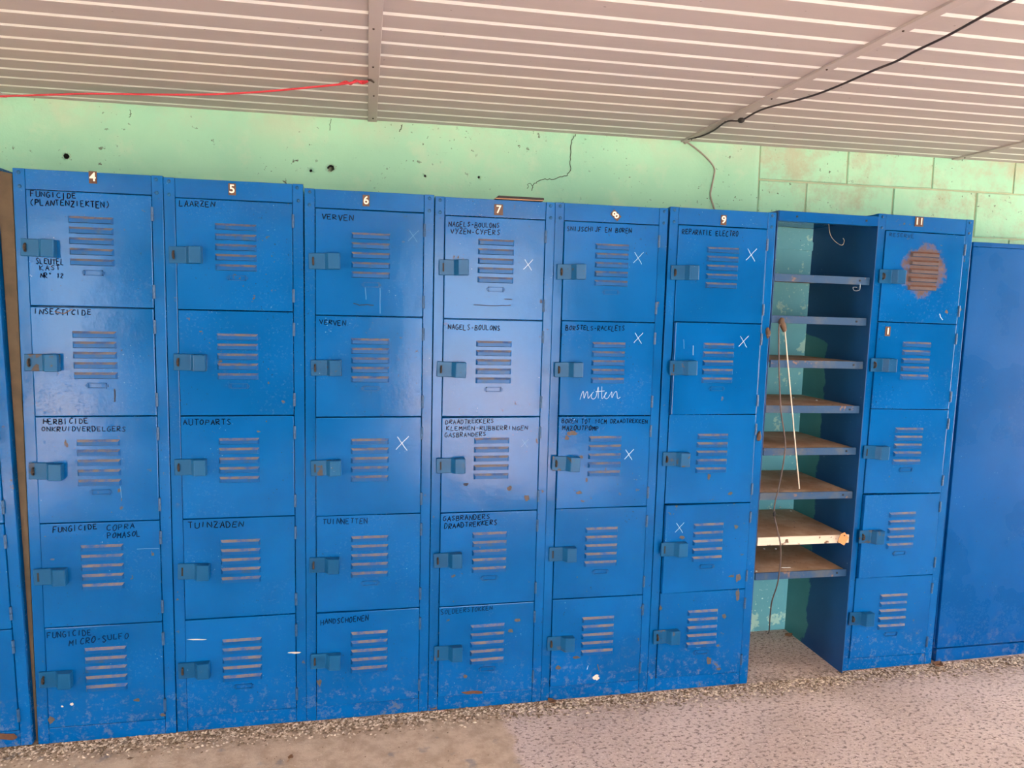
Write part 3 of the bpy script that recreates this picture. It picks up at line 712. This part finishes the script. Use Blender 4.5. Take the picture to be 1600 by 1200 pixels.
# rod and wire in the shelf unit
a = at_y(1226, 512, -.004); b = at_y(1249, 764, .012)
rd = empty('thin_rod', b); tag(rd, 'thin pale rod with a brown taped hook hanging in the open shelves', 'rod')
local_tube('shaft', [a, a.lerp(b, .5), b], .0025, rod_m, rd)
k0 = [at_y(px, py, -.006) for px, py in [(1223, 497), (1221, 503), (1224, 510), (1226, 518)]]
link('taped_hook', mesh_of(tube_bm(smooth_path([p-rd.location for p in k0], 4), [.005+.007*math.sin(math.pi*min(1, (i+1)/14)) for i in range(13)], 8), smooth=True), brown_tape, rd)
wpx = [(1220, 503, -.012), (1217, 515, -.012), (1217, 560, -.008), (1218, 600, -.006), (1220, 640, -.006), (1225, 675, -.004), (1227, 700, -.006), (1222, 735, -.006), (1216, 765, -.008), (1211, 785, -.008), (1209.5, 803, -.008), (1214, 825, -.008), (1219, 848, -.008), (1220, 870, -.006), (1218, 893, -.008), (1214, 915, -.002), (1206, 940, .05), (1203, 965, .12)]
wq = [at_y(px, py, y) for px, py, y in wpx]; e1 = at_z(1200, 990, .006); wq += [e1, e1+Vector((-.02, .05, 0))]
hw = empty('loose_wire', e1); tag(hw, 'loose brown wire dangling down the front of the open shelves', 'wire')
local_tube('wire', wq, .0027, wire_m, hw, n=6)
q = at_y(1210, 803, -.009); bmk = bmesh.new(); bmesh.ops.create_icosphere(bmk, subdivisions=2, radius=.007, matrix=Matrix.Translation(q-hw.location) @ Matrix.Diagonal((.8, .8, 1.7, 1))); link('joint', mesh_of(bmk, smooth=True), dark_slab, hw)
for i, (px, py, lab) in enumerate([(1200, 520, 'brown rag wad caught on locker 9 near the second shelf'), (1186, 682, 'torn brown scrap stuck to locker 9 by the fifth shelf')]):
    p = at_y(px, py, -.004); bmk = bmesh.new(); bmesh.ops.create_icosphere(bmk, subdivisions=2, radius=.014, matrix=Matrix.Diagonal((.6, .7, 1.5, 1)))
    for v in bmk.verts: v.co *= random.uniform(.75, 1.2)
    o = link('rag_scrap', mesh_of(bmk), brown_tape, loc=p); tag(o, lab, 'rag')
# cardboard tag on the pale shelf edge
p = at_y(1317, 842, -.006)
tg = empty('hanging_tag', p); tag(tg, 'small orange brown tag hanging on the pale shelf edge', 'tag')
bmk = prism('tag', [(-.012, .020), (.006, .026), (.024, .004), (.006, -.026), (-.022, -.010)], -.002, 0, 'y'); link('card', mesh_of(bmk), orange, tg)
link('eyelet', shared(tube_bm([Vector((.004, -.0022, .014)), Vector((.004, -.004, .014))], .003, 8), rust_m), None, tg)
# string and hook at the top
sp_ = [at_y(px, py, .01) for px, py in [(1294, 336), (1295, 352), (1298, 368), (1307, 379), (1316, 383), (1319, 376), (1317, 372)]]
o = tube('string', sp_, .0007, pale_wire); tag(o, 'fine pale string hanging from the top rail of the open shelves', 'string')
hp = [at_y(px, py, .02) for px, py in [(1344, 443), (1343, 453), (1335, 454), (1333, 449), (1339, 449)]]
o = tube('wire_hook', hp, .0011, steel_hook); tag(o, 'small bent wire hook below the top shelf', 'hook')
# paint flakes lying on shelves
for si, px, py in [(3, 1276, 626), (6, 1204, 795), (6, 1219, 793), (6, 1236, 799), (7, 1194, 858), (7, 1212, 858), (7, 1182, 893), (3, 1240, 622)]:
    z = SZ[si]+.0125; q = at_z(px, py, z)
    bmk = bmesh.new(); bmesh.ops.create_icosphere(bmk, subdivisions=1, radius=.0045, matrix=Matrix.Diagonal((1.2, 1, .5, 1)))
    for v in bmk.verts: v.co *= random.uniform(.7, 1.2)
    o = link('paint_flake', mesh_of(bmk), white_chip, loc=(q.x, q.y, z+.0015)); tag(o, {3: 'tiny white paint flake on the brown shelf level with the rod', 6: 'tiny white paint flake on the pale edged shelf', 7: 'tiny white paint flake on the lowest shelf'}[si], 'flake', 'flakes on shelf %d from the top' % (si+1))
q = at_z(1228, 887, SZ[7]+.0125)
o = box('paper_sliver', -.018, .018, -.003, .003, 0, .0015, white_chip, loc=(q.x, q.y, SZ[7]+.0125), rot=(0, 0, -.1)); tag(o, 'white paper sliver on the lowest shelf', 'paper')

# ---------------------------------------------------------------- floor litter
def leaf(px, py, s, rz, lab):
    q = at_z(px, py, 0); bmk = bmesh.new(); n = 7; rows = []
    for i in range(n):
        t = i/(n-1); wv = s*.42*math.sin(math.pi*min(.98, t*.95+.03)); zc = .004+s*.25*abs(t-.5)
        rows.append([bmk.verts.new((s*(t-.5), wv*k, zc+s*.18*k*k+random.uniform(0, .002))) for k in (-1, -.5, 0, .5, 1)])
    for a, b in zip(rows, rows[1:]):
        for k in range(4): bmk.faces.new((a[k], a[k+1], b[k+1], b[k]))
    root = empty('dry_leaf', (q.x, q.y, 0), (0, 0, rz)); tag(root, lab, 'leaf')
    o = link('blade', mesh_of(bmk, smooth=True), leaf_m, root); so = o.modifiers.new('s', 'SOLIDIFY'); so.thickness = .0012
    link('stem', mesh_of(tube_bm([Vector((-s*.5, 0, .004+s*.12)), Vector((-s*.75, .004, .003))], .001, 5)), leaf_m, root)
leaf(1465, 1043, .05, .5, 'curled dry brown leaf at the foot of locker 11')
leaf(454, 1187, .022, 1.2, 'small reddish dry leaf on the smooth concrete in front of locker 6')
leaf(862, 1100, .035, 2.2, 'dark crumpled leaf at the foot of the joint between lockers 7 and 8')
leaf(1232, 996, .04, .2, 'dry curled leaf on the floor inside the open shelf unit')
leaf(676, 1110, .03, 2.6, 'pale dry leaf at the foot of the joint between lockers 6 and 7')
def grit(name, n, fx, lab, smin, smax):
    bm = bmesh.new()
    for _ in range(n):
        x, y, s = fx(); s = random.uniform(smin, smax)*s
        R = Matrix.Rotation(random.random()*6.28, 3, 'Z'); ax = (random.uniform(.7, 1.8), random.uniform(.6, 1.1), random.uniform(.35, .7))
        vs = [bm.verts.new(Vector((x, y, s*ax[2]*.5)) + R @ Vector((a*s*ax[0], b*s*ax[1], c*s*ax[2]))*random.uniform(.75, 1.2)) for a, b, c in ((1, 0, 0), (-1, 0, 0), (0, 1, 0), (0, -1, 0), (0, 0, 1), (0, 0, -1))]
        for i, j in ((0, 2), (2, 1), (1, 3), (3, 0)): bm.faces.new((vs[i], vs[j], vs[4])); bm.faces.new((vs[j], vs[i], vs[5]))
    tag(link(name, mesh_of(bm), gravel_m), lab, 'grit', kind='stuff')
def front_y(x): return .03 if x > 1.87 else 0.
def edge():
    x = random.uniform(-1.5, 3.1)
    return x, front_y(x)-.006-abs(random.gauss(0, .045)), 1
def bay(): return random.uniform(1.49, 1.87), random.uniform(-.02, .41), .8
def loose():
    return random.uniform(-1.5, 3.3), random.uniform(-1.1, -.05), .8
grit('floor_grit', 10000, edge, 'loose grit and crumbs heaped along the foot of the lockers', .0015, .0062)
grit('bay_grit', 900, bay, 'loose grit on the floor inside the open shelf unit', .0015, .004)
grit('scattered_grit', 2600, loose, 'scattered grit over the open concrete floor', .001, .0036)
